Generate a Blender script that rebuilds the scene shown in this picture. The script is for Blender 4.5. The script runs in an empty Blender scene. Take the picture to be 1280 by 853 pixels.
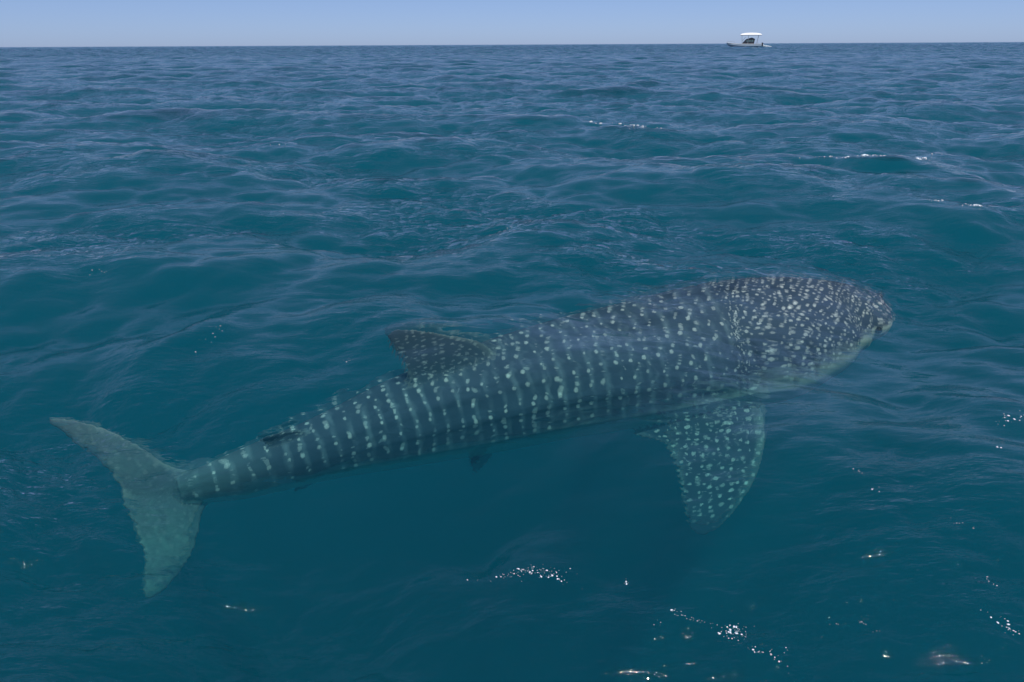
import bpy, bmesh, math, random
import numpy as np
from mathutils import Vector, Matrix, kdtree
from mathutils.bvhtree import BVHTree

R = math.radians
scene = bpy.context.scene
COL = scene.collection

# ------------------------------------------------------------------ camera
CAM_H, LENS, PITCH, ROLL = 2.0, 26.0, 21.85, -0.29
cam_d = bpy.data.cameras.new('camera')
cam_d.lens = LENS
cam_d.sensor_width = 36.0
cam_d.clip_start = 0.05
cam_d.clip_end = 40000
cam = bpy.data.objects.new('camera', cam_d)
COL.objects.link(cam)
cam.matrix_world = (Matrix.Translation((0, 0, CAM_H)) @ Matrix.Rotation(R(90 - PITCH), 4, 'X')
                    @ Matrix.Rotation(R(ROLL), 4, 'Z'))
scene.camera = cam

# ------------------------------------------------------------------ sky, sun, exposure
SUN_EL, SUN_AZ = 62.0, 168.0            # azimuth clockwise from the view direction (+Y)
world = bpy.data.worlds.new('World')
scene.world = world
world.use_nodes = True
wn = world.node_tree
wn.nodes.clear()
sky = wn.nodes.new('ShaderNodeTexSky')
sky.sky_type = 'NISHITA'
sky.sun_disc = False
sky.sun_elevation = R(SUN_EL)
sky.sun_rotation = R(-SUN_AZ)
sky.air_density = 0.55
sky.dust_density = 0.4
sky.ozone_density = 6.0
bg = wn.nodes.new('ShaderNodeBackground')
bg.inputs['Strength'].default_value = 0.106
wo = wn.nodes.new('ShaderNodeOutputWorld')
tint = wn.nodes.new('ShaderNodeMix'); tint.data_type = 'RGBA'; tint.blend_type = 'MULTIPLY'
tint.inputs[0].default_value = 1.0; tint.inputs[7].default_value = (1.0, 0.93, 1.03, 1)    # sea haze, slightly violet
wn.links.new(sky.outputs[0], tint.inputs[6])
veil = wn.nodes.new('ShaderNodeMix'); veil.data_type = 'RGBA'        # even, hazy sky
veil.inputs[0].default_value = 0.38; veil.inputs[7].default_value = (2.35, 3.75, 6.6, 1)
wn.links.new(tint.outputs[2], veil.inputs[6])
wn.links.new(veil.outputs[2], bg.inputs[0])
wn.links.new(bg.outputs[0], wo.inputs[0])

sun_d = bpy.data.lights.new('sun', 'SUN')
sun_d.energy = 4.5
sun_d.angle = R(0.53)
sun_d.color = (1.0, 0.95, 0.87)
sun = bpy.data.objects.new('sun', sun_d)
COL.objects.link(sun)
sdir = Vector((math.sin(R(SUN_AZ)) * math.cos(R(SUN_EL)), math.cos(R(SUN_AZ)) * math.cos(R(SUN_EL)), math.sin(R(SUN_EL))))
sun.rotation_euler = sdir.to_track_quat('Z', 'Y').to_euler()
sun.location = sdir * 30

scene.view_settings.view_transform = 'Standard'
scene.view_settings.look = 'None'
scene.view_settings.gamma = 1.0
scene.view_settings.exposure = 0.0
scene.view_settings.use_curve_mapping = False
cy = scene.cycles
cy.use_denoising = True
cy.max_bounces = 14
cy.transmission_bounces = 12
cy.transparent_max_bounces = 16
cy.glossy_bounces = 4
cy.diffuse_bounces = 3
cy.volume_bounces = 3
cy.sample_clamp_indirect = 4.0
cy.caustics_refractive = True
cy.caustics_reflective = False


# ------------------------------------------------------------------ helpers
def tag(o, label=None, cat=None, group=None, kind=None):
    if label: o['label'] = label
    if cat: o['category'] = cat
    if group: o['group'] = group
    if kind: o['kind'] = kind
    return o


def link_mesh(name, me, mat=None, parent=None):
    o = bpy.data.objects.new(name, me)
    COL.objects.link(o)
    if mat: me.materials.append(mat)
    if parent: o.parent = parent
    return o


def grid_mesh(name, V, nu, nv, closed_u=False):
    """V: (nu*nv,3) array, index i*nv+j."""
    i = np.arange(nu if closed_u else nu - 1)
    j = np.arange(nv - 1)
    I, J = np.meshgrid(i, j, indexing='ij')
    I2 = (I + 1) % nu
    F = np.stack([I * nv + J, I2 * nv + J, I2 * nv + J + 1, I * nv + J + 1], -1).reshape(-1, 4)
    me = bpy.data.meshes.new(name)
    me.vertices.add(len(V)); me.vertices.foreach_set('co', V.astype(np.float32).ravel())
    me.loops.add(F.size); me.loops.foreach_set('vertex_index', F.astype(np.int32).ravel())
    me.polygons.add(len(F)); me.polygons.foreach_set('loop_start', np.arange(0, F.size, 4, dtype=np.int32))
    me.update(calc_edges=True)
    me.polygons.foreach_set('use_smooth', np.ones(len(F), dtype=bool))
    return me


_p = R(PITCH)
FPX = 1280 * LENS / 36.0


def ray(px, py):
    dx, dy = (px - 640) / FPX, (426.5 - py) / FPX
    c, s = math.cos(R(ROLL)), math.sin(R(ROLL))
    dx, dy = c * dx - s * dy, s * dx + c * dy
    return Vector((dx, math.cos(_p) + dy * math.sin(_p), -math.sin(_p) + dy * math.cos(_p)))


def at_z(px, py, z):
    d = ray(px, py); k = (z - CAM_H) / d.z
    return Vector((0, 0, CAM_H)) + d * k


def at_plane(px, py, p0, n):
    o = Vector((0, 0, CAM_H)); d = ray(px, py)
    return o + d * ((p0 - o).dot(n) / d.dot(n))


class NT:
    """small node-tree helper"""
    def __init__(s, name):
        s.m = bpy.data.materials.new(name); s.m.use_nodes = True
        s.t = s.m.node_tree; s.t.nodes.clear()
        s.out = s.n('ShaderNodeOutputMaterial')

    def n(s, kind, **kw):
        nd = s.t.nodes.new(kind)
        for k, v in kw.items():
            if k.startswith('i_'):
                nd.inputs[k[2:].replace('_', ' ')].default_value = v
            else:
                setattr(nd, k, v)
        return nd

    def l(s, a, b): s.t.links.new(a, b)

    def put(s, v, sock):
        if isinstance(v, (int, float)): sock.default_value = v
        elif isinstance(v, tuple): sock.default_value = v
        else: s.l(v, sock)

    def math(s, op, a, b=0.0, c=0.0, clamp=False):
        nd = s.n('ShaderNodeMath', operation=op, use_clamp=clamp)
        s.put(a, nd.inputs[0]); s.put(b, nd.inputs[1]); s.put(c, nd.inputs[2])
        return nd.outputs[0]

    def mixc(s, f, a, b):
        nd = s.n('ShaderNodeMix', data_type='RGBA')
        s.put(f, nd.inputs[0]); s.put(a, nd.inputs[6]); s.put(b, nd.inputs[7])
        return nd.outputs[2]

    def smooth(s, x, a, b, lo=0.0, hi=1.0):
        nd = s.n('ShaderNodeMapRange', interpolation_type='SMOOTHSTEP')
        s.put(x, nd.inputs[0]); nd.inputs[1].default_value = a; nd.inputs[2].default_value = b
        s.put(lo, nd.inputs[3]); s.put(hi, nd.inputs[4])
        return nd.outputs[0]


def simple_mat(name, col, rough=0.5, metallic=0.0, noise=0.15, scale=4.0):
    t = NT(name)
    tc = t.n('ShaderNodeTexCoord')
    nz = t.n('ShaderNodeTexNoise'); nz.inputs['Scale'].default_value = scale; nz.inputs['Detail'].default_value = 4
    t.l(tc.outputs['Object'], nz.inputs['Vector'])
    d = tuple(c * (1 - noise) for c in col) + (1,)
    l_ = tuple(min(1, c * (1 + noise)) for c in col) + (1,)
    c = t.mixc(nz.outputs['Fac'], d, l_)
    b = t.n('ShaderNodeBsdfPrincipled'); b.inputs['Roughness'].default_value = rough; b.inputs['Metallic'].default_value = metallic
    t.l(c, b.inputs['Base Color']); t.l(b.outputs[0], t.out.inputs[0])
    return t.m


# ------------------------------------------------------------------ the sea: wave field
rng = np.random.default_rng(11)


def wave_tile(L, N, lam_lo, lam_hi, slope_rms, dirs, power=4.0):
    """random short-crested sea in one wavelength band -> height, dx, dy tiles (chop)"""
    k1 = 2 * np.pi * np.fft.fftfreq(N, L / N)
    KX, KY = np.meshgrid(k1, k1, indexing='ij')
    K = np.hypot(KX, KY); K[0, 0] = 1
    th = np.arctan2(KY, KX)
    D = np.zeros_like(K)
    for a, sp, w in dirs:
        D += w * np.abs(np.cos((th - R(a)) / 2)) ** sp
    lk = np.log(K); lo, hi = np.log(2 * np.pi / lam_hi), np.log(2 * np.pi / lam_lo)
    band = 1 / (1 + np.exp(-(lk - lo) / 0.12)) / (1 + np.exp((lk - hi) / 0.12))
    amp = np.sqrt(K ** -power * D * band); amp[0, 0] = 0
    H = amp * (rng.normal(size=K.shape) + 1j * rng.normal(size=K.shape))
    h = np.fft.ifft2(H)
    sx = np.fft.ifft2(1j * KX * H).real; sy = np.fft.ifft2(1j * KY * H).real
    f = slope_rms / math.sqrt((sx ** 2 + sy ** 2).mean())
    dx = np.fft.ifft2(1j * KX / K * H).real; dy = np.fft.ifft2(1j * KY / K * H).real
    return np.stack([h.real * f, dx * f, dy * f], -1).astype(np.float64), L


def sample(tile, x, y):
    T, L = tile
    N = T.shape[0]
    u = (x / L) % 1.0 * N; v = (y / L) % 1.0 * N
    i = np.floor(u).astype(int); j = np.floor(v).astype(int)
    fu = (u - i)[:, None]; fv = (v - j)[:, None]
    # smooth (cubic-eased) bilinear
    i0 = i % N; i1 = (i + 1) % N; j0 = j % N; j1 = (j + 1) % N
    return (T[i0, j0] * (1 - fu) * (1 - fv) + T[i1, j0] * fu * (1 - fv) + T[i0, j1] * (1 - fu) * fv + T[i1, j1] * fu * fv)


DIRS = [(-82, 10, 1.0), (-118, 14, 0.5), (-55, 14, 0.4), (70, 4, 0.12)]
TA = wave_tile(97.0, 768, 1.3, 8.0, 0.14, DIRS)
TB = wave_tile(19.3, 512, 0.30, 1.2, 0.16, [(-85, 5, 1.0), (-125, 8, 0.5), (-40, 8, 0.5)])
TC = wave_tile(5.3, 512, 0.06, 0.30, 0.18, [(-85, 12, 1.0), (-125, 16, 0.4), (-50, 16, 0.4)])


def fade(r, a, b):
    t = np.clip((r - a) / (b - a), 0, 1)
    return 1 - t * t * (3 - 2 * t)


TN = wave_tile(23.0, 256, 1.1, 6.0, 1.0, [(-60, 2, 1.0), (150, 2, 1.0)])
TN[0][:] /= TN[0][..., 0].std()


def calm_rip(x, y):
    """the smooth slick over the swimming animal, and the patchiness of wind ripples"""
    rip = np.clip(.80 + .50 * sample(TN, x, y)[:, 0], .35, 1.7)
    calm = np.ones_like(x)
    for a, b, w in SLICK:
        tx, ty = b.x - a.x, b.y - a.y; L2 = tx * tx + ty * ty
        t = np.clip(((x - a.x) * tx + (y - a.y) * ty) / L2, 0, 1)
        d = np.hypot(x - a.x - t * tx, y - a.y - t * ty)
        calm = np.minimum(calm, 1 - .50 * np.exp(-(d / w) ** 4))
    return calm, rip


SLICK = [(at_z(330, 570, 0), at_z(640, 500, 0), .5), (at_z(640, 500, 0), at_z(1040, 425, 0), 1.0), (at_z(920, 500, 0), at_z(880, 620, 0), .6)]


def sea(x, y):
    """displacement of the still-water point (x, y)"""
    r = np.hypot(x, y)
    A = sample(TA, x + 13.0, y + 7.0) * np.clip(1 + (r - 120) / 200, 1, 6)[:, None]
    B = sample(TB, x, y) * fade(r, 40, 130)[:, None]
    C = sample(TC, x, y) * fade(r, 7, 18)[:, None]
    calm, rip = calm_rip(x, y)
    B *= calm[:, None]; C *= (calm * rip)[:, None]
    D = A * (.45 + .55 * calm)[:, None] + B + C
    for (ax, ay), (bx, by), amp, near, far in RIDGES:
        tx, ty = bx - ax, by - ay
        L = math.hypot(tx, ty); tx /= L; ty /= L
        t = ((x - ax) * tx + (y - ay) * ty) / L - .5
        n = -(x - ax) * ty + (y - ay) * tx                   # across the crest, positive = away
        n = n + .18 * L * (t * t) - .05 * L * np.sin(9 * t + ax)
        w = np.where(n < 0, near, far)
        D[:, 0] += amp * np.exp(-(n / w) ** 2) * np.exp(-(t / .42) ** 2)
    return np.stack([-0.95 * D[:, 1], -0.95 * D[:, 2], D[:, 0]], -1)


# single steeper crests: two ends, height, width of the near and of the far face
RIDGES = [((a.x, a.y), (b.x, b.y), h, wn, wf) for a, b, h, wn, wf in (
    (at_z(735, 160, 0), at_z(860, 180, 0), .20, .45, 1.1),
    (at_z(1000, 203, 0), at_z(1215, 228, 0), .20, .45, 1.0),
    (at_z(1130, 268, 0), at_z(1300, 305, 0), .16, .35, .9),
    (at_z(-40, 350, 0), at_z(330, 352, 0), .10, .35, .8),
    (at_z(600, 300, 0), at_z(760, 330, 0), .09, .35, .8),
    (at_z(130, 205, 0), at_z(300, 215, 0), .16, .5, 1.2),
    (at_z(620, 120, 0), at_z(900, 122, 0), .22, .9, 2.0),
    (at_z(420, 452, 0), at_z(1150, 335, 0), .12, 1.1, .6),
    (at_z(985, 345, 0), at_z(1135, 392, 0), .05, .12, .25),
    (at_z(180, 480, 0), at_z(310, 400, 0), .08, .2, .4),
    (at_z(1160, 500, 0), at_z(1300, 600, 0), .07, .2, .4),
)]


def build_water():
    front = np.linspace(-54, 54, 721)
    back = np.linspace(54, 306, 92)[1:-1]
    ang = np.radians(np.concatenate([front, back]))
    rad = np.concatenate([[0.02, 0.25, 0.5, 0.75, 1.0, 1.25], np.exp(np.linspace(math.log(1.4), math.log(9000), 1200))])
    Aa, Rr = np.meshgrid(ang, rad, indexing='ij')
    x = (Rr * np.sin(Aa)).ravel(); y = (Rr * np.cos(Aa)).ravel()
    V = np.stack([x, y, np.zeros_like(x)], -1) + sea(x, y)
    me = grid_mesh('sea_water', V, len(ang), len(rad), closed_u=True)
    calm, rip = calm_rip(x, y)
    far_ = fade(Rr.ravel(), 10, 40)
    me.attributes.new('ripple', 'FLOAT', 'POINT').data.foreach_set('value', (calm * (1.05 * rip * far_ + 1 - far_)).astype(np.float32))
    return me


def water_mat():
    t = NT('sea_water')
    tc = t.n('ShaderNodeTexCoord')

    def ripple(scale, stretch, rot, detail, rough, dist=0.0):
        mp = t.n('ShaderNodeMapping'); mp.inputs['Scale'].default_value = (scale * stretch, scale, scale)
        mp.inputs['Rotation'].default_value = (0, 0, R(rot))
        t.l(tc.outputs['Object'], mp.inputs['Vector'])
        nz = t.n('ShaderNodeTexNoise'); nz.inputs['Scale'].default_value = 1.0
        nz.inputs['Detail'].default_value = detail; nz.inputs['Roughness'].default_value = rough
        nz.inputs['Distortion'].default_value = dist
        t.l(mp.outputs[0], nz.inputs['Vector'])
        return nz.outputs['Fac']
    r1 = ripple(3.4, 0.34, 8, 5, 0.55, 0.25)
    r2 = ripple(11.0, 0.36, -12, 4, 0.6, 0.2)
    b1 = t.n('ShaderNodeBump'); b1.inputs['Distance'].default_value = 0.042; ra = t.n('ShaderNodeAttribute'); ra.attribute_name = 'ripple'
    t.l(ra.outputs['Fac'], b1.inputs['Strength'])
    t.l(r1, b1.inputs['Height'])
    b2 = t.n('ShaderNodeBump'); b2.inputs['Distance'].default_value = 0.018; t.l(ra.outputs['Fac'], b2.inputs['Strength'])
    t.l(r2, b2.inputs['Height']); t.l(b1.outputs[0], b2.inputs['Normal'])
    # beyond the reach of the modelled chop the same short waves go on as relief
    geo = t.n('ShaderNodeVectorMath', operation='LENGTH'); t.l(tc.outputs['Object'], geo.inputs[0])
    farw = t.smooth(geo.outputs['Value'], 30.0, 260.0)
    r3 = ripple(0.55, 0.45, 6, 4, 0.6, 0.5)
    b3 = t.n('ShaderNodeBump'); b3.inputs['Distance'].default_value = 0.55
    t.l(t.math('MULTIPLY', farw, 1.0), b3.inputs['Strength']); t.l(r3, b3.inputs['Height']); t.l(b2.outputs[0], b3.inputs['Normal'])
    b5 = t.n('ShaderNodeBump'); b5.inputs['Distance'].default_value = 0.0025
    t.l(ripple(34.0, .4, 9, 2, .5, .4), b5.inputs['Height']); t.l(ra.outputs['Fac'], b5.inputs['Strength']); t.l(b3.outputs[0], b5.inputs['Normal'])
    nrm = b5.outputs[0]
    fr = t.n('ShaderNodeFresnel'); fr.inputs['IOR'].default_value = 1.333; t.l(nrm, fr.inputs['Normal'])
    gl = t.n('ShaderNodeBsdfGlossy'); gl.inputs['Roughness'].default_value = 0.025; t.l(nrm, gl.inputs['Normal'])
    rf = t.n('ShaderNodeBsdfRefraction'); rf.inputs['IOR'].default_value = 1.02; rf.inputs['Roughness'].default_value = 0.0
    b4 = t.n('ShaderNodeBump'); b4.inputs['Strength'].default_value = 1.0; b4.inputs['Distance'].default_value = 0.16
    t.l(ripple(3.3, .7, 20, 2, .45, .3), b4.inputs['Height']); t.l(nrm, b4.inputs['Normal'])
    t.l(b4.outputs[0], rf.inputs['Normal'])
    tr = t.n('ShaderNodeBsdfTransparent')
    m1 = t.n('ShaderNodeMixShader'); m1.inputs[0].default_value = 0.42
    t.l(tr.outputs[0], m1.inputs[1]); t.l(rf.outputs[0], m1.inputs[2])
    m2 = t.n('ShaderNodeMixShader')
    t.l(fr.outputs[0], m2.inputs[0]); t.l(m1.outputs[0], m2.inputs[1]); t.l(gl.outputs[0], m2.inputs[2])
    t.l(m2.outputs[0], t.out.inputs['Surface'])
    sc = t.n('ShaderNodeVolumeScatter'); sc.inputs['Color'].default_value = (0.03, 0.59, 0.88, 1); sc.inputs['Density'].default_value = 0.060
    ab = t.n('ShaderNodeVolumeAbsorption'); ab.inputs['Color'].default_value = (0.0, 0.785, 0.805, 1); ab.inputs['Density'].default_value = 0.32
    ad = t.n('ShaderNodeAddShader')
    t.l(sc.outputs[0], ad.inputs[0]); t.l(ab.outputs[0], ad.inputs[1])
    t.l(ad.outputs[0], t.out.inputs['Volume'])
    return t.m


water = link_mesh('sea_water', build_water(), water_mat())
tag(water, 'rippled blue-green open sea reaching to the horizon', kind='structure')

# sea bed, far below the swimming depth
bed = bpy.data.meshes.new('sea_bed')
bm = bmesh.new(); bmesh.ops.create_grid(bm, x_segments=2, y_segments=2, size=9500); bm.to_mesh(bed); bm.free()
bedo = link_mesh('sea_bed', bed, simple_mat('sea_bed', (0.10, 0.10, 0.08), 0.9))
bedo.location.z = -40
tag(bedo, kind='structure')

# ------------------------------------------------------------------ whale shark
def catmull(P, n):
    """resample points (any dim) smoothly, n samples, by chord length"""
    P = np.asarray(P, float)
    tt = np.concatenate([[0], np.cumsum(np.linalg.norm(np.diff(P[:, :3], axis=0), axis=1))])
    T = np.zeros_like(P)
    T[1:-1] = (P[2:] - P[:-2]) / (tt[2:] - tt[:-2])[:, None]
    T[0] = (P[1] - P[0]) / (tt[1] - tt[0]); T[-1] = (P[-1] - P[-2]) / (tt[-1] - tt[-2])
    q = np.linspace(0, tt[-1], n)
    k = np.clip(np.searchsorted(tt, q, 'right') - 1, 0, len(P) - 2)
    h = (tt[k + 1] - tt[k])[:, None]; u = ((q - tt[k]) / (tt[k + 1] - tt[k]))[:, None]
    return ((2 * u ** 3 - 3 * u ** 2 + 1) * P[k] + (u ** 3 - 2 * u ** 2 + u) * h * T[k]
            + (-2 * u ** 3 + 3 * u ** 2) * P[k + 1] + (u ** 3 - u ** 2) * h * T[k + 1])


# stations along the body, snout to tail stalk: place in the picture of its middle, depth below the
# surface of its axis, apparent thickness
ST = [  # px, top, bottom, z, flat
    (1113, 386, 406, -0.42), (1103, 375, 418, -0.43), (1082, 364, 429, -0.45), (1045, 354, 447, -0.49), (1000, 349, 474, -0.54),
    (950, 351, 499, -0.62), (900, 357, 508, -0.69), (800, 380, 530, -0.82), (700, 404, 549, -0.92),
    (600, 436, 569, -1.03), (500, 476, 586, -1.12), (400, 524, 602, -1.19), (300, 566, 624, -1.24), (225, 598, 630, -1.26)]
rows = []
for px, a, b, z in ST:
    c = at_z(px, (a + b) / 2, z)
    dist = (c - Vector((0, 0, CAM_H))).length
    rows.append((c.x, c.y, c.z, (b - a) / FPX * dist / 2))
NS = 220
SP = catmull(rows, NS)
SP[:, 3] = np.maximum(SP[:, 3], 0.02)
TAN = np.gradient(SP[:, :3], axis=0); TAN /= np.linalg.norm(TAN, axis=1)[:, None]
ARC = np.concatenate([[0], np.cumsum(np.linalg.norm(np.diff(SP[:, :3], axis=0), axis=1))])
LEN = ARC[-1]
print('shark precaudal length', LEN)
ROLLB = R(25)                       # the back leans a little towards the viewer
FW = -TAN                            # forward (to the snout)
UPV = np.tile([0, 0, 1.0], (NS, 1)); UPV -= (UPV * FW).sum(1)[:, None] * FW; UPV /= np.linalg.norm(UPV, axis=1)[:, None]
RT = np.cross(FW, UPV)               # shark's right, towards the camera
UP = UPV * math.cos(ROLLB) + RT * math.sin(ROLLB)
RT = np.cross(FW, UP)


def frame(s):
    """s 0..1 -> position, forward, right, up, apparent radius"""
    i = min(NS - 1, max(0, int(round(s * (NS - 1)))))
    return Vector(SP[i, :3]), Vector(FW[i]), Vector(RT[i]), Vector(UP[i]), SP[i, 3]


def lerp_tab(s, tab):
    a = np.array(tab, float)
    return np.interp(s, a[:, 0], a[:, 1])


def s_of_px(px):
    """station parameter for picture column px"""
    xs = []
    for i in range(NS):
        d = Vector(SP[i, :3]) - Vector((0, 0, CAM_H))
        q = cam.matrix_world.to_3x3().transposed() @ d
        xs.append(640 + FPX * q.x / -q.z)
    return float(np.interp(-px, -np.array(xs), np.linspace(0, 1, NS)))


shells_V, shells_F, PAT = [], [], []    # shells joined before remeshing; PAT: per-vertex u, v, head, fin, belly


def add_shell(V, F, pat):
    off = sum(len(v) for v in shells_V)
    shells_V.append(np.asarray(V)); shells_F.extend([tuple(i + off for i in f) for f in F]); PAT.append(np.asarray(pat))


def build_trunk():
    NA = 96
    sp = np.linspace(0, 1, NS)
    wide = lerp_tab(sp, [(0, 1.15), (.05, 1.16), (.15, 1.18), (.3, 1.1), (.5, 1.0), (.75, .9), (1, .8)])
    tall = lerp_tab(sp, [(0, .78), (.05, .82), (.15, .90), (.3, .95), (.5, 1.0), (.75, 1.04), (1, 1.1)])
    V, P = [], []
    th_v = R(22) + ROLLB
    fit = 1 / np.sqrt((wide * math.sin(th_v)) ** 2 + (tall * math.cos(th_v)) ** 2)
    for i in range(NS):
        r = SP[i, 3] * fit[i]
        for j in range(NA):
            a = 2 * math.pi * j / NA            # 0 = back, pi/2 = right side
            ca, sa = math.cos(a), math.sin(a)
            ex = 0.92
            y = math.copysign(abs(sa) ** ex, sa) * r * wide[i]
            z = math.copysign(abs(ca) ** ex, ca) * r * tall[i]
            if ca < 0: z *= 0.90
            # ridges along the flank
            k = 0.0
            for a0, w0, h0 in ((0.55, .07, .022), (1.02, .06, .026), (1.50, .06, .022)):
                for sg in (1, -1):
                    da = (a - (a0 if sg > 0 else 2 * math.pi - a0)) / w0
                    k += h0 * math.exp(-da * da)
            k += .012 * math.exp(-(min(a, 2 * math.pi - a) / .12) ** 2)
            k *= math.sin(math.pi * min(1, max(0, (sp[i] - .12) / .8))) if .12 < sp[i] < .92 else 0
            y *= 1 + k / max(.05, r); z *= 1 + k / max(.05, r)
            V.append(SP[i, :3] + RT[i] * y + UP[i] * z)
            aa = a if a <= math.pi else a - 2 * math.pi
            P.append([ARC[i], 0.0, aa, 0, sp[i]])
        ring = np.array(V[-NA:])
        seg = np.linalg.norm(np.diff(np.vstack([ring, ring[:1]]), axis=0), axis=1)
        cum = np.concatenate([[0], np.cumsum(seg)])
        for j in range(NA): P[i * NA + j][1] = cum[j] if j <= NA // 2 else cum[j] - cum[-1]
    F = []
    for i in range(NS - 1):
        for j in range(NA):
            F.append((i * NA + j, i * NA + (j + 1) % NA, (i + 1) * NA + (j + 1) % NA, (i + 1) * NA + j))
    F.append(tuple(range(NA - 1, -1, -1))); F.append(tuple((NS - 1) * NA + j for j in range(NA)))
    add_shell(V, F, P)


def build_fin(LE, TE, thick, n_hint, finid, rootfade=0.3):
    """loft between leading and trailing edge polylines (root to tip) with a lens section"""
    m = 40
    le = catmull([tuple(p) for p in LE], m); te = catmull([tuple(p) for p in TE], m)
    nc = 18
    V, P = [], []
    n_hint = np.array(n_hint, float)
    for i in range(m):
        t = i / (m - 1)
        th = thick * (1 - .72 * t)
        for side in (1, -1):
            for j in range(nc):
                c = j / (nc - 1)
                if side < 0: c = 1 - c
                prof = max(0.10, 1.9 * math.sqrt(max(c, 0.004)) * (1 - c) ** 0.8)
                p = le[i] * (1 - c) + te[i] * c + n_hint * (side * th * .5 * min(1, prof))
                V.append(p)
                chord = np.linalg.norm(le[i] - te[i])
                P.append((c * chord + finid * 3.1, t * np.linalg.norm(le[-1] - le[0]), c, finid, t))
    n = 2 * nc
    F = []
    for i in range(m - 1):
        for j in range(n):
            F.append((i * n + j, i * n + (j + 1) % n, (i + 1) * n + (j + 1) % n, (i + 1) * n + j))
    F.append(tuple(range(n - 1, -1, -1))); F.append(tuple((m - 1) * n + j for j in range(n)))
    add_shell(V, F, P)


build_trunk()

# near pectoral fin: slants outwards and down
s_p = s_of_px(905)
p0, fw, rt, up, rr = frame(s_p)
proot = p0 + rt * rr * 1.0 - up * rr * .22
dspan = (rt * .86 - up * .50).normalized()
npec = dspan.cross(fw).normalized()
pp = lambda L: [at_plane(x, y, proot, npec) for x, y in L]
pec_LE = pp([(930, 470), (950, 505), (957, 545), (947, 595), (925, 632), (900, 660), (882, 669)])
pec_TE = pp([(815, 500), (790, 540), (828, 556), (843, 590), (852, 625), (856, 652), (868, 668)])
build_fin(pec_LE, pec_TE, .085, npec, 1)
# far pectoral fin: mirror image on the left side


def mirror_fin(L, s):
    q0, f, r, u, _ = frame(s)
    out = []
    for p in L:
        d = Vector(p) - q0
        out.append(q0 + f * d.dot(f) - r * d.dot(r) + u * d.dot(u))
    return out


q0, f_, r_, u_, _ = frame(s_p)
nm = npec - 2 * r_ * npec.dot(r_)
build_fin(mirror_fin(pec_LE, s_p), mirror_fin(pec_TE, s_p), .085, nm, 2)

# first dorsal fin
s_d = s_of_px(560)
d0, fw, rt, up, rr = frame(s_d)
dbase = d0 + up * rr * .9
ndor = fw.cross((up * .9 - rt * .30 ).normalized()).normalized()
dp = lambda L: [at_plane(x, y, dbase, ndor) for x, y in L]
build_fin(dp([(630, 450), (600, 427), (560, 418), (522, 412), (494, 411)]), dp([(500, 505), (508, 478), (499, 455), (485, 438), (483, 420)]), .07, ndor, 3)
# second dorsal fin
s_e = s_of_px(370)
d0, fw, rt, up, rr = frame(s_e)
dbase = d0 + up * rr * .85
n2 = fw.cross(up).normalized()
dp = lambda L: [at_plane(x, y, dbase, n2) for x, y in L]
build_fin(dp([(400, 550), (378, 538), (352, 540), (328, 547)]), dp([(340, 572), (338, 562), (326, 555), (320, 550)]), .05, n2, 4)
# anal fin and pelvic fins below
dbase = d0 - up * rr * .85
dp = lambda L: [at_plane(x, y, dbase, n2) for x, y in L]
build_fin(dp([(405, 590), (388, 608), (372, 615)]), dp([(372, 598), (364, 610), (362, 616)]), .03, n2, 5)
s_v = s_of_px(590)
d0, fw, rt, up, rr = frame(s_v)
for sg in (1, -1):
    vb = d0 - up * rr * .72 + rt * sg * rr * .45
    sp_ = (rt * sg * .75 - up * .65).normalized()
    LE = [vb + fw * .16 - sp_ * .08, vb + fw * .10 + sp_ * .12, vb - fw * .08 + sp_ * .26]
    TE = [vb - fw * .16 - sp_ * .08, vb - fw * .16 + sp_ * .10, vb - fw * .16 + sp_ * .25]
    build_fin(LE, TE, .04, sp_.cross(fw).normalized(), 6)
# tail fin: upright plane through the stalk
t0, fw, rt, up, rr = frame(1.0)
ntail = fw.cross((Vector((0, 0, 1)) - rt * .35).normalized()).normalized()
tp = lambda L: [at_plane(x, y, t0, ntail) for x, y in L]
build_fin(tp([(262, 590), (215, 583), (172, 556), (125, 533), (85, 524), (62, 522)]),
          tp([(205, 640), (160, 622), (140, 596), (108, 566), (80, 545), (62, 530)]), .10, ntail, 7)
build_fin(tp([(268, 622), (254, 640), (247, 675), (228, 712), (205, 738), (190, 748)]),
          tp([(200, 600), (152, 618), (168, 660), (178, 700), (177, 735), (180, 748)]), .09, ntail, 8)


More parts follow.
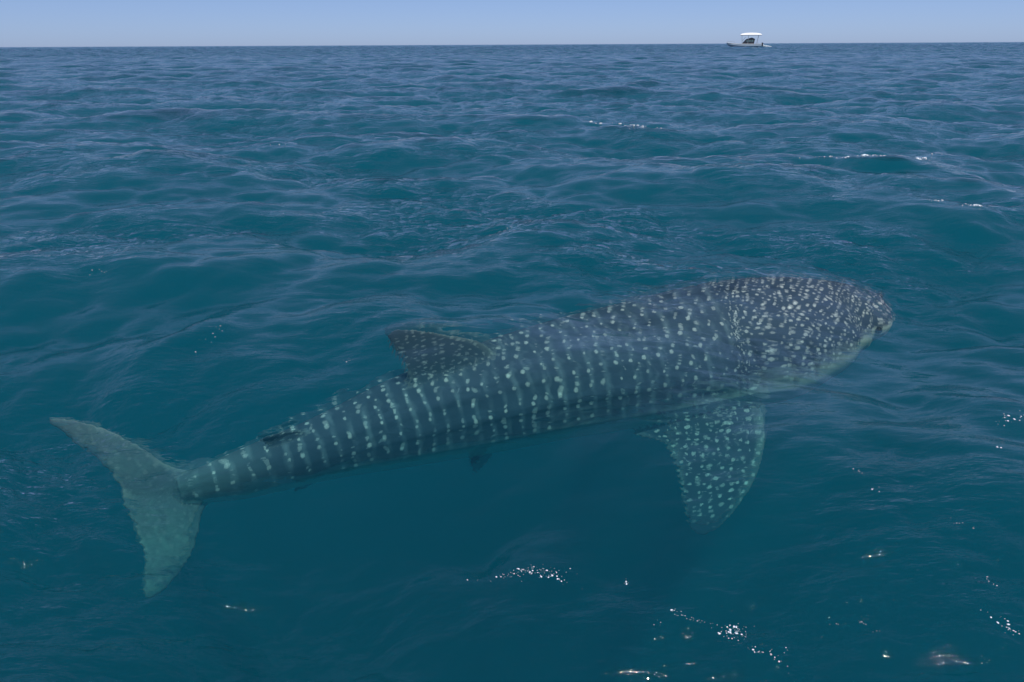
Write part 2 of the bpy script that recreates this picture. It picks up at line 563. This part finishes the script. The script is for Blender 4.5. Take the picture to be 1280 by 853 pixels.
def build_shark():
    fwt = frame(1.0)[1]
    for v, p in zip(shells_V, PAT):
        zz = np.array([tuple(q) for q in v])[:, 2]; print('shell', p[0][3], 'z', zz.min(), zz.max())
    V = np.concatenate([np.array([tuple(p) for p in v], float) for v in shells_V]); P = np.concatenate(PAT)
    me = bpy.data.meshes.new('shells')
    me.from_pydata(V.tolist(), [], shells_F); me.update()
    bm = bmesh.new(); bm.from_mesh(me); bmesh.ops.recalc_face_normals(bm, faces=bm.faces); bm.to_mesh(me); bm.free()
    o = bpy.data.objects.new('tmp', me); COL.objects.link(o)
    md = o.modifiers.new('r', 'REMESH'); md.mode = 'VOXEL'; md.voxel_size = 0.0135; md.use_smooth_shade = True
    sm = o.modifiers.new('s', 'SMOOTH'); sm.factor = 0.5; sm.iterations = 4
    dg = bpy.context.evaluated_depsgraph_get()
    ev = o.evaluated_get(dg)
    body = bpy.data.meshes.new_from_object(ev)
    bpy.data.objects.remove(o)
    n = len(body.vertices)
    co = np.empty(n * 3); body.vertices.foreach_get('co', co); co = co.reshape(-1, 3)
    kd = kdtree.KDTree(len(V))
    for i, v in enumerate(V): kd.insert(v, i)
    kd.balance()
    at = np.zeros((n, 5))
    for i in range(n):
        near = kd.find_n(co[i], 3)
        f0 = P[near[0][1], 3]
        ws = 0
        for c, k, d in near:
            if P[k, 3] != f0 or abs(P[k, 1] - P[near[0][1], 1]) > .3: continue
            w = 1 / (d + 1e-4); at[i] += P[k] * w; ws += w
        at[i] /= ws
    print('shark verts', n)
    for nm, k in (('pu', 0), ('pv', 1), ('pa', 2), ('fin', 3), ('ps', 4)):
        body.attributes.new(nm, 'FLOAT', 'POINT').data.foreach_set('value', at[:, k].astype(np.float32))
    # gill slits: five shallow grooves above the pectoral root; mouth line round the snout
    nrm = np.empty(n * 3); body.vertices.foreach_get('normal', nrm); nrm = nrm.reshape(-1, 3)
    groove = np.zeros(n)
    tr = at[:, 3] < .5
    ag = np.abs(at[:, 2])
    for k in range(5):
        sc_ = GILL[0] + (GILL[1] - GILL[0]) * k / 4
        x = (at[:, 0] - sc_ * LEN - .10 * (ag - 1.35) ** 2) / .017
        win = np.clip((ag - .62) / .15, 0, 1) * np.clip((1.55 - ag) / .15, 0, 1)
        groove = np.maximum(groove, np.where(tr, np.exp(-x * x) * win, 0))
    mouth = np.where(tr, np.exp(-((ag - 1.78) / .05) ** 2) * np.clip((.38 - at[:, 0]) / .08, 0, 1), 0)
    co2 = co - nrm * (groove * .016 + mouth * .014)[:, None]
    # uneven margins of the tail lobes: refraction ripples shaped into the mesh
    tl = at[:, 3] > 6.5
    edge = np.clip((np.abs(at[:, 2] - .5) - .25) / .2, 0, 1) * np.clip((at[:, 4] - .2) / .3, 0, 1)
    q = co @ np.array([[1.0, .3, .2], [.1, .9, .3], [.3, .1, 1.0]])
    wv = (np.sin(q[:, 2] * 58 + 2.2 * np.sin(q[:, 0] * 31)) + .8 * np.sin(q[:, 0] * 97 + 3 * np.sin(q[:, 2] * 41)))
    co2 += np.where(tl, edge * wv * .006, 0)[:, None] * np.array(fwt)
    body.vertices.foreach_set('co', co2.ravel())
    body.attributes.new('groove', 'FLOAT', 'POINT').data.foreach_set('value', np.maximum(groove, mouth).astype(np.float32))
    body.update()
    return body


GILL = (s_of_px(975), s_of_px(893))
print('gill', GILL)


def shark_mat():
    t = NT('shark_skin')
    A = {}
    for nm in ('pu', 'pv', 'pa', 'fin', 'ps', 'groove'):
        a = t.n('ShaderNodeAttribute'); a.attribute_name = nm; A[nm] = a.outputs['Fac']
    tc = t.n('ShaderNodeTexCoord')
    fin = t.math('GREATER_THAN', A['fin'], .5)
    # slight wander so that rows are not ruled
    nz = t.n('ShaderNodeTexNoise'); nz.inputs['Scale'].default_value = 3.0; nz.inputs['Detail'].default_value = 2
    t.l(tc.outputs['Object'], nz.inputs['Vector'])
    wob = t.math('MULTIPLY', t.math('SUBTRACT', nz.outputs['Fac'], .5), .06)
    u = t.math('ADD', A['pu'], wob)
    v = t.math('ADD', A['pv'], wob)

    def spots(du, dv, rnd, r_lo, r_hi, skew=0.0):
        cx = t.n('ShaderNodeCombineXYZ')
        t.l(t.math('ADD', t.math('DIVIDE', u, du), t.math('MULTIPLY', v, skew)), cx.inputs[0]); t.l(t.math('DIVIDE', v, dv), cx.inputs[1])
        vo = t.n('ShaderNodeTexVoronoi', voronoi_dimensions='2D'); vo.inputs['Scale'].default_value = 1.0
        vo.inputs['Randomness'].default_value = rnd
        t.l(cx.outputs[0], vo.inputs['Vector'])
        sr = t.n('ShaderNodeSeparateColor'); t.l(vo.outputs['Color'], sr.inputs[0])
        rad = t.math('ADD', t.math('MULTIPLY', sr.outputs[0], r_hi - r_lo), r_lo)
        d = t.math('DIVIDE', vo.outputs['Distance'], rad)
        return t.math('MULTIPLY', t.smooth(d, .45, 1.2, 1.0, 0.0), t.smooth(sr.outputs[1], .05, .75, .60, 1.0))
    flank = spots(.135, .15, .28, .085, .175)
    head = spots(.068, .068, .80, .14, .29)
    pec = spots(.092, .088, .50, .14, .25)
    # pale upright lines between the rows of spots
    w = t.math('ABSOLUTE', t.math('SUBTRACT', t.math('FRACT', t.math('ADD', t.math('DIVIDE', u, .135), .5)), .5))
    line = t.smooth(w, .04, .24, 1.0, 0.0)
    nl = t.n('ShaderNodeTexNoise'); nl.inputs['Scale'].default_value = 7.0; t.l(tc.outputs['Object'], nl.inputs['Vector'])
    line = t.math('MULTIPLY', line, t.smooth(nl.outputs['Fac'], .35, .6))
    ishead = t.smooth(A['ps'], GILL[1] - .012, GILL[1] + .004, 1.0, 0.0)
    trunk = flank
    lined = t.math('MULTIPLY', line, t.math('MULTIPLY', t.math('SUBTRACT', 1.0, ishead), t.math('SUBTRACT', 1.0, fin)))
    mx = t.n('ShaderNodeMix', data_type='FLOAT'); t.l(ishead, mx.inputs[0]); t.l(trunk, mx.inputs[2]); t.l(head, mx.inputs[3])
    mf = t.n('ShaderNodeMix', data_type='FLOAT'); t.l(fin, mf.inputs[0]); t.l(mx.outputs[0], mf.inputs[2])
    finsp = t.math('MULTIPLY', pec, t.smooth(A['ps'], .80, .95, 1.0, 0.0))
    finsp = t.math('MULTIPLY', finsp, t.smooth(A['fin'], 6.4, 6.6, 1.0, .22))
    t.l(finsp, mf.inputs[3])
    sp = mf.outputs[0]
    # base: slate with mottling, pale belly
    n2 = t.n('ShaderNodeTexNoise'); n2.inputs['Scale'].default_value = 5.0; n2.inputs['Detail'].default_value = 6; n2.inputs['Roughness'].default_value = .65
    t.l(tc.outputs['Object'], n2.inputs['Vector'])
    base = t.mixc(n2.outputs['Fac'], (.024, .038, .072, 1), (.085, .118, .165, 1))
    base = t.mixc(t.math('MULTIPLY', lined, .8), base, (.17, .22, .26, 1))
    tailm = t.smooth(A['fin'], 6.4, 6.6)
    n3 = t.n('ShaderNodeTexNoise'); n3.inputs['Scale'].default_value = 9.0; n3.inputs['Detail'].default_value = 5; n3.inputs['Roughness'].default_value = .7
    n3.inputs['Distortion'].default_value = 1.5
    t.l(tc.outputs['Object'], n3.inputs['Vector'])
    pale = t.math('MULTIPLY', t.smooth(A['ps'], .05, .6, .5, 1.0), t.smooth(n3.outputs['Fac'], .35, .7, .35, 1.0))  # caustic-like dapple painted into the colour of the tail lobes
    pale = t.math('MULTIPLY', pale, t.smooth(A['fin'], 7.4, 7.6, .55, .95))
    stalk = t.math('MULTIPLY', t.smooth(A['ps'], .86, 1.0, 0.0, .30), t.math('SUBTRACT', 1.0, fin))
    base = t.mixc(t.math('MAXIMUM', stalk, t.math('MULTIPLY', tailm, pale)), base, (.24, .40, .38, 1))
    aa = t.math('ABSOLUTE', A['pa'])
    belly = t.math('MULTIPLY', t.smooth(t.math('SUBTRACT', t.math('ADD', aa, t.math('MULTIPLY', n2.outputs['Fac'], .35)), t.smooth(A['ps'], 0.0, .5, 1.22, 1.62)), 0.0, .28), t.math('SUBTRACT', 1.0, fin))
    col = t.mixc(t.math('MULTIPLY', sp, .9), base, (.90, .89, .84, 1))
    col = t.mixc(t.math('MULTIPLY', t.math('MULTIPLY', fin, t.smooth(A['fin'], 2.4, 2.6)), .30), col, (.14, .19, .23, 1))
    edge = t.math('MULTIPLY', fin, t.math('MAXIMUM', t.smooth(A['pa'], .03, .12, 1.0, 0.0), t.smooth(A['pa'], .86, .97)))
    col = t.mixc(t.math('MULTIPLY', edge, .5), col, (.33, .38, .36, 1))
    col = t.mixc(belly, col, (.62, .66, .58, 1))
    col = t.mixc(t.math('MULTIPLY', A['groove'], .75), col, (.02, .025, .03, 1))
    b = t.n('ShaderNodeBsdfPrincipled'); b.inputs['Roughness'].default_value = .6
    b.inputs['Specular IOR Level'].default_value = .05
    t.l(col, b.inputs['Base Color']); t.l(b.outputs[0], t.out.inputs[0])
    return t.m


base = bpy.data.objects.new('whale_shark', None); COL.objects.link(base)
mid = frame(.5)[0]
base.location = (mid.x, mid.y, mid.z - .5)
tag(base, 'huge white-spotted grey whale shark swimming just under the sea surface', 'whale shark')
body_me = build_shark()
body_o = link_mesh('body', body_me, shark_mat(), base)
body_o.matrix_parent_inverse = Matrix.Translation(base.location).inverted()


def uv_ball(bm, c, r, seg=14):
    bmesh.ops.create_uvsphere(bm, u_segments=seg, v_segments=max(6, seg // 2), radius=r, matrix=Matrix.Translation(c))


eye_mat = simple_mat('eye', (.01, .012, .015), .25)
bvh = BVHTree.FromPolygons([v.co for v in body_me.vertices], [tuple(p.vertices) for p in body_me.polygons])
e_near = bvh.ray_cast(Vector((0, 0, CAM_H)), ray(1098, 413).normalized())[0] or frame(s_of_px(1098))[0]
e_far = bvh.find_nearest(mirror_fin([e_near], s_of_px(1098))[0])[0]
for e in (e_near, e_far):
    bm = bmesh.new(); uv_ball(bm, Vector((0, 0, 0)), .034)
    me = bpy.data.meshes.new('eye'); bm.to_mesh(me); bm.free()
    for p in me.polygons: p.use_smooth = True
    eo = link_mesh('eye', me, eye_mat, base); eo.location = e - base.location

# ------------------------------------------------------------------ distant motor boat
def prism(bm, pts, y0, y1):
    """side outline pts (x, z) pushed from y0 to y1"""
    a = [bm.verts.new((x, y0, z)) for x, z in pts]; b = [bm.verts.new((x, y1, z)) for x, z in pts]
    n = len(pts)
    bm.faces.new(a); bm.faces.new(b[::-1])
    for i in range(n): bm.faces.new((a[i], b[i], b[(i + 1) % n], a[(i + 1) % n]))


def tube(bm, a, b, r, seg=8):
    a, b = Vector(a), Vector(b); d = b - a
    M = Matrix.Translation((a + b) / 2) @ d.to_track_quat('Z', 'Y').to_matrix().to_4x4()
    bmesh.ops.create_cone(bm, cap_ends=True, segments=seg, radius1=r, radius2=r, depth=d.length, matrix=M)


def part(name, bm, mat, parent, bevel=0.0, smooth=False):
    if bevel: bmesh.ops.bevel(bm, geom=bm.edges[:], offset=bevel, segments=2, affect='EDGES', profile=.6)
    bmesh.ops.recalc_face_normals(bm, faces=bm.faces)
    me = bpy.data.meshes.new(name); bm.to_mesh(me); bm.free()
    if smooth:
        for p in me.polygons: p.use_smooth = True
    return link_mesh(name, me, mat, parent)


BOAT_D = 430.0
bpos = at_z(931, 57.6, 0)
bpos = Vector((bpos.x, bpos.y, 0)) * (BOAT_D / bpos.y); bpos.z = -.15
boat = bpy.data.objects.new('motor_boat', None); COL.objects.link(boat)
boat.location = bpos
boat.rotation_euler.z = R(-16)
tag(boat, 'small grey-blue motor boat with a white sun canopy on the horizon', 'boat')
m_hull = simple_mat('hull_paint', (.30, .38, .46), .4)
m_dark = simple_mat('cabin_paint', (.018, .022, .035), .5)
m_white = simple_mat('canopy_cloth', (.74, .74, .73), .7)
m_steel = simple_mat('steel_tube', (.45, .47, .48), .35, .6)
m_deck = simple_mat('deck', (.35, .36, .34), .7)
m_glass = simple_mat('windscreen', (.10, .17, .18), .15)
# hull: bow to the left (-x), loft of stations
ST_H = [(-9.6, .05, 2.55, 1.9), (-8.6, .75, 2.35, .9), (-6.5, 1.55, 2.05, .25), (-3, 2.1, 1.80, -.25), (1, 2.25, 1.70, -.4), (5, 2.2, 1.68, -.4), (8.6, 2.0, 1.75, -.35)]
bm = bmesh.new(); rings = []
for x, hw, zt, zb in ST_H:
    prof = [(-hw, zt), (-hw * 1.02, zt * .6 + zb * .4), (-hw * .75, zt * .15 + zb * .85), (0, zb), (hw * .75, zt * .15 + zb * .85), (hw * 1.02, zt * .6 + zb * .4), (hw, zt)]
    rings.append([bm.verts.new((x, y, z)) for y, z in prof])
for a, b in zip(rings, rings[1:]):
    for j in range(6): bm.faces.new((a[j], b[j], b[j + 1], a[j + 1]))
    bm.faces.new((a[6], b[6], b[0], a[0]))
bm.faces.new(rings[0][::-1]); bm.faces.new(rings[-1])
hull = part('hull', bm, m_hull, boat)
bm = bmesh.new()
for sg in (-1, 1):
    for (x0, h0, z0, _), (x1, h1, z1, _) in zip(ST_H, ST_H[1:]): tube(bm, (x0, sg * h0, z0 + .06), (x1, sg * h1, z1 + .06), .10)
part('gunwale', bm, m_white, hull)
bm = bmesh.new(); prism(bm, [(-1.6, 1.72), (4.6, 1.72), (4.9, 4.3), (3.2, 5.0), (.3, 4.2), (-1.2, 2.6)], -1.25, 1.25)
cab = part('cabin', bm, m_dark, boat, .08)
for sg in (-1, 1):
    for k in range(3):
        bm = bmesh.new(); prism(bm, [(.5 + k * 1.3, 2.9), (1.5 + k * 1.3, 2.9), (1.5 + k * 1.3, 3.8), (.6 + k * 1.3, 3.8)], sg * 1.24, sg * 1.30)
        part('window', bm, m_glass, cab)
bm = bmesh.new(); prism(bm, [(-1.9, 3.0), (-1.75, 3.0), (.1, 5.3), (-.05, 5.3)], -1.3, 1.3)
part('windscreen', bm, m_glass, boat)
bm = bmesh.new(); rings = []
for x, k in ((-2.9, 0.0), (-2.2, .55), (0, .9), (2.6, 1.0), (5.4, .9), (7.6, .5), (8.2, 0.0)):
    rings.append([bm.verts.new((x, y, 6.25 + (.2 + .85 * k) * (1 - (y / 2.3) ** 2) ** .8 + .12 * k)) for y in (-2.3, -1.8, -1.1, 0, 1.1, 1.8, 2.3)]
                 + [bm.verts.new((x, y, 6.15)) for y in (2.25, -2.25)])
for a, b in zip(rings, rings[1:]):
    for j in range(9): bm.faces.new((a[j], b[j], b[(j + 1) % 9], a[(j + 1) % 9]))
bm.faces.new(rings[0][::-1]); bm.faces.new(rings[-1])
can = part('canopy', bm, m_white, boat)
bm = bmesh.new()
for y in (-2.0, 2.0):
    tube(bm, (-2.8, y, 6.1), (8.0, y, 6.1), .06)
part('canopy_frame', bm, m_steel, can)
for x, lean in ((-2.0, .5), (1.4, 0), (6.6, -.6)):
    for y in (-1.9, 1.9):
        bm = bmesh.new(); tube(bm, (x + lean, y, 1.7), (x, y, 6.15), .11); part('post', bm, m_steel, boat)
for y in (-.6, .6):
    bm = bmesh.new(); prism(bm, [(8.5, .3), (8.9, .1), (9.2, .4), (9.4, 2.1), (9.1, 2.5), (8.5, 2.45)], y - .28, y + .28)
    part('outboard_motor', bm, m_dark, boat, .05)
bm = bmesh.new()
for y in (-1, 1):
    tube(bm, (-9.2, y * .3, 3.2), (-5.5, y * 1.7, 2.9), .04)
    for x, hw, z in ((-9.2, .3, 2.45), (-7.4, 1.2, 2.2), (-5.5, 1.7, 1.95)): tube(bm, (x, y * hw, z), (x, y * hw, 3.2 - (x + 9.2) * .08), .04)
part('bow_rail', bm, m_steel, boat)

# ------------------------------------------------------------------ foam on the surface, and bubbles modelled as sun glints
nv = len(water.data.vertices)
wco = np.empty(nv * 3, np.float32); water.data.vertices.foreach_get('co', wco); wco = wco.reshape(-1, 3)
foam_glint_mat = simple_mat('foam', (.68, .78, .84), .35, noise=.05)
fr_ = random.Random(5)


def foam(cells, size, label, crest=False):
    """cells: (px, py, half width, half height, count, slope); bubbles, also standing in for sun glints, sit on the wave surface, half sunk"""
    bm = bmesh.new()
    for px, py, hx, hy, n, slope in cells:
        for _ in range(int(n * (1.4 if crest else 1.0))):
            gx = max(-1.6, min(1.6, fr_.gauss(0, .55)))
            qx = px + gx * hx; qy = py + slope * gx * hx + fr_.gauss(0, .45) * hy
            c = at_z(qx, qy, 0)
            sel = np.abs(wco[:, 1] - c.y) < 0.02 * c.y
            sel &= np.abs(wco[:, 0] - c.x) < .02 * c.y
            idx = np.nonzero(sel)[0]
            if not len(idx): continue
            # nearest along the line of sight to the displaced surface
            d = (c - Vector((0, 0, CAM_H))).normalized()
            P = wco[idx].astype(float) - np.array([0, 0, CAM_H])
            tt = P @ np.array(d); off = np.linalg.norm(P - tt[:, None] * np.array(d), axis=1)
            k = int(np.argmin(off))
            if crest:                                         # ride on the top of the wave
                near = np.nonzero((np.abs(tt - tt[k]) < 1.2) & (off < .25))[0]
                k = near[int(np.argmax(P[near, 2] + .02 * fr_.random()))]
            p = wco[idx[k]]; dist = tt[k]
            jit = dist * .0022
            p = p + np.array([fr_.gauss(0, jit), fr_.gauss(0, jit), 0])
            r = .62 * size * dist / 924 * fr_.choice((.22, .28, .34, .4, .5, .7, 1.2))
            M = Matrix.Translation(p) @ Matrix.Rotation(fr_.uniform(0, 6.3), 4, 'Z') @ Matrix.Diagonal((fr_.uniform(.8, 1.9), 1, .55, 1))
            bmesh.ops.create_icosphere(bm, subdivisions=1, radius=r, matrix=M)
    me = bpy.data.meshes.new('foam'); bm.to_mesh(me); bm.free()
    for p in me.polygons: p.use_smooth = True
    o = link_mesh('sea_foam_glints', me, foam_glint_mat)
    tag(o, label, 'foam', kind='stuff')


foam([(660, 712, 55, 7, 90, .12), (690, 722, 30, 4, 30, .35)], 1.5, 'thin line of white bubbles imitating sun glints on smooth teal water below the fin')
foam([(917, 789, 20, 9, 70, .1), (850, 768, 14, 4, 14, .3), (872, 776, 14, 3, 12, .1), (955, 815, 22, 5, 26, .15), (980, 832, 10, 3, 6, .8), (822, 778, 5, 4, 4, 0), (780, 728, 6, 2, 5, .3)], 1.6, 'loose clump of white bubbles imitating sun glints on the near water')
foam([(1072, 793, 5, 3, 7, .2), (1045, 792, 6, 2, 4, .4), (1092, 800, 8, 3, 3, .3), (1070, 624, 3, 2.2, 7, .5), (1095, 652, 7, 1, 4, .5), (1192, 700, 16, 2, 7, .45), (1228, 762, 10, 2, 6, .6), (1245, 812, 22, 3, 26, .55), (1135, 645, 6, 2, 3, .2)], 1.5, 'scattered flecks of white foam and modelled sun glints ahead of the shark')
foam([(1262, 548, 22, 6, 26, -.15), (1240, 600, 8, 3, 4, 0)], 1.5, 'small patch of white bubbles imitating sun glints on a steep wave')
foam([(795, 162, 32, 2, 60, .16)], 1.9, 'white foam line along the top of a far wave', True)
foam([(1100, 201, 45, 2.5, 60, -.03), (1130, 199, 14, 3, 30, 0), (1020, 208, 30, 2, 12, .05)], 1.9, 'white foam along the crest of a breaking wave ahead', True)
foam([(1205, 274, 35, 3, 40, .22)], 1.5, 'faint foam streak on the shoulder of a wave', True)
foam([(265, 437, 14, 8, 10, -.6), (408, 399, 6, 3, 5, -.4), (442, 468, 18, 3, 9, 0), (125, 350, 12, 2, 8, .1), (348, 182, 8, 2, 6, 0), (650, 292, 10, 3, 6, 0)], 1.0, 'few tiny foam beads imitating sun sparkles on dark water behind the shark')

# churned water at the stern of the boat
bm = bmesh.new()
for _ in range(160):
    t_ = fr_.random()
    p = Vector((9.4 + 4.5 * t_, fr_.gauss(0, .9 + .8 * t_), .35 + (1 - t_) * fr_.random() * 1.0))
    p = Matrix.Rotation(R(-16), 3, 'Z') @ p + bpos
    bmesh.ops.create_icosphere(bm, subdivisions=1, radius=fr_.uniform(.12, .34) * (1.1 - .5 * t_), matrix=Matrix.Translation(p))
me = bpy.data.meshes.new('wake_foam'); bm.to_mesh(me); bm.free()
tag(link_mesh('wake_foam', me, foam_glint_mat), 'white churned water behind the distant motor boat', 'foam', kind='stuff')
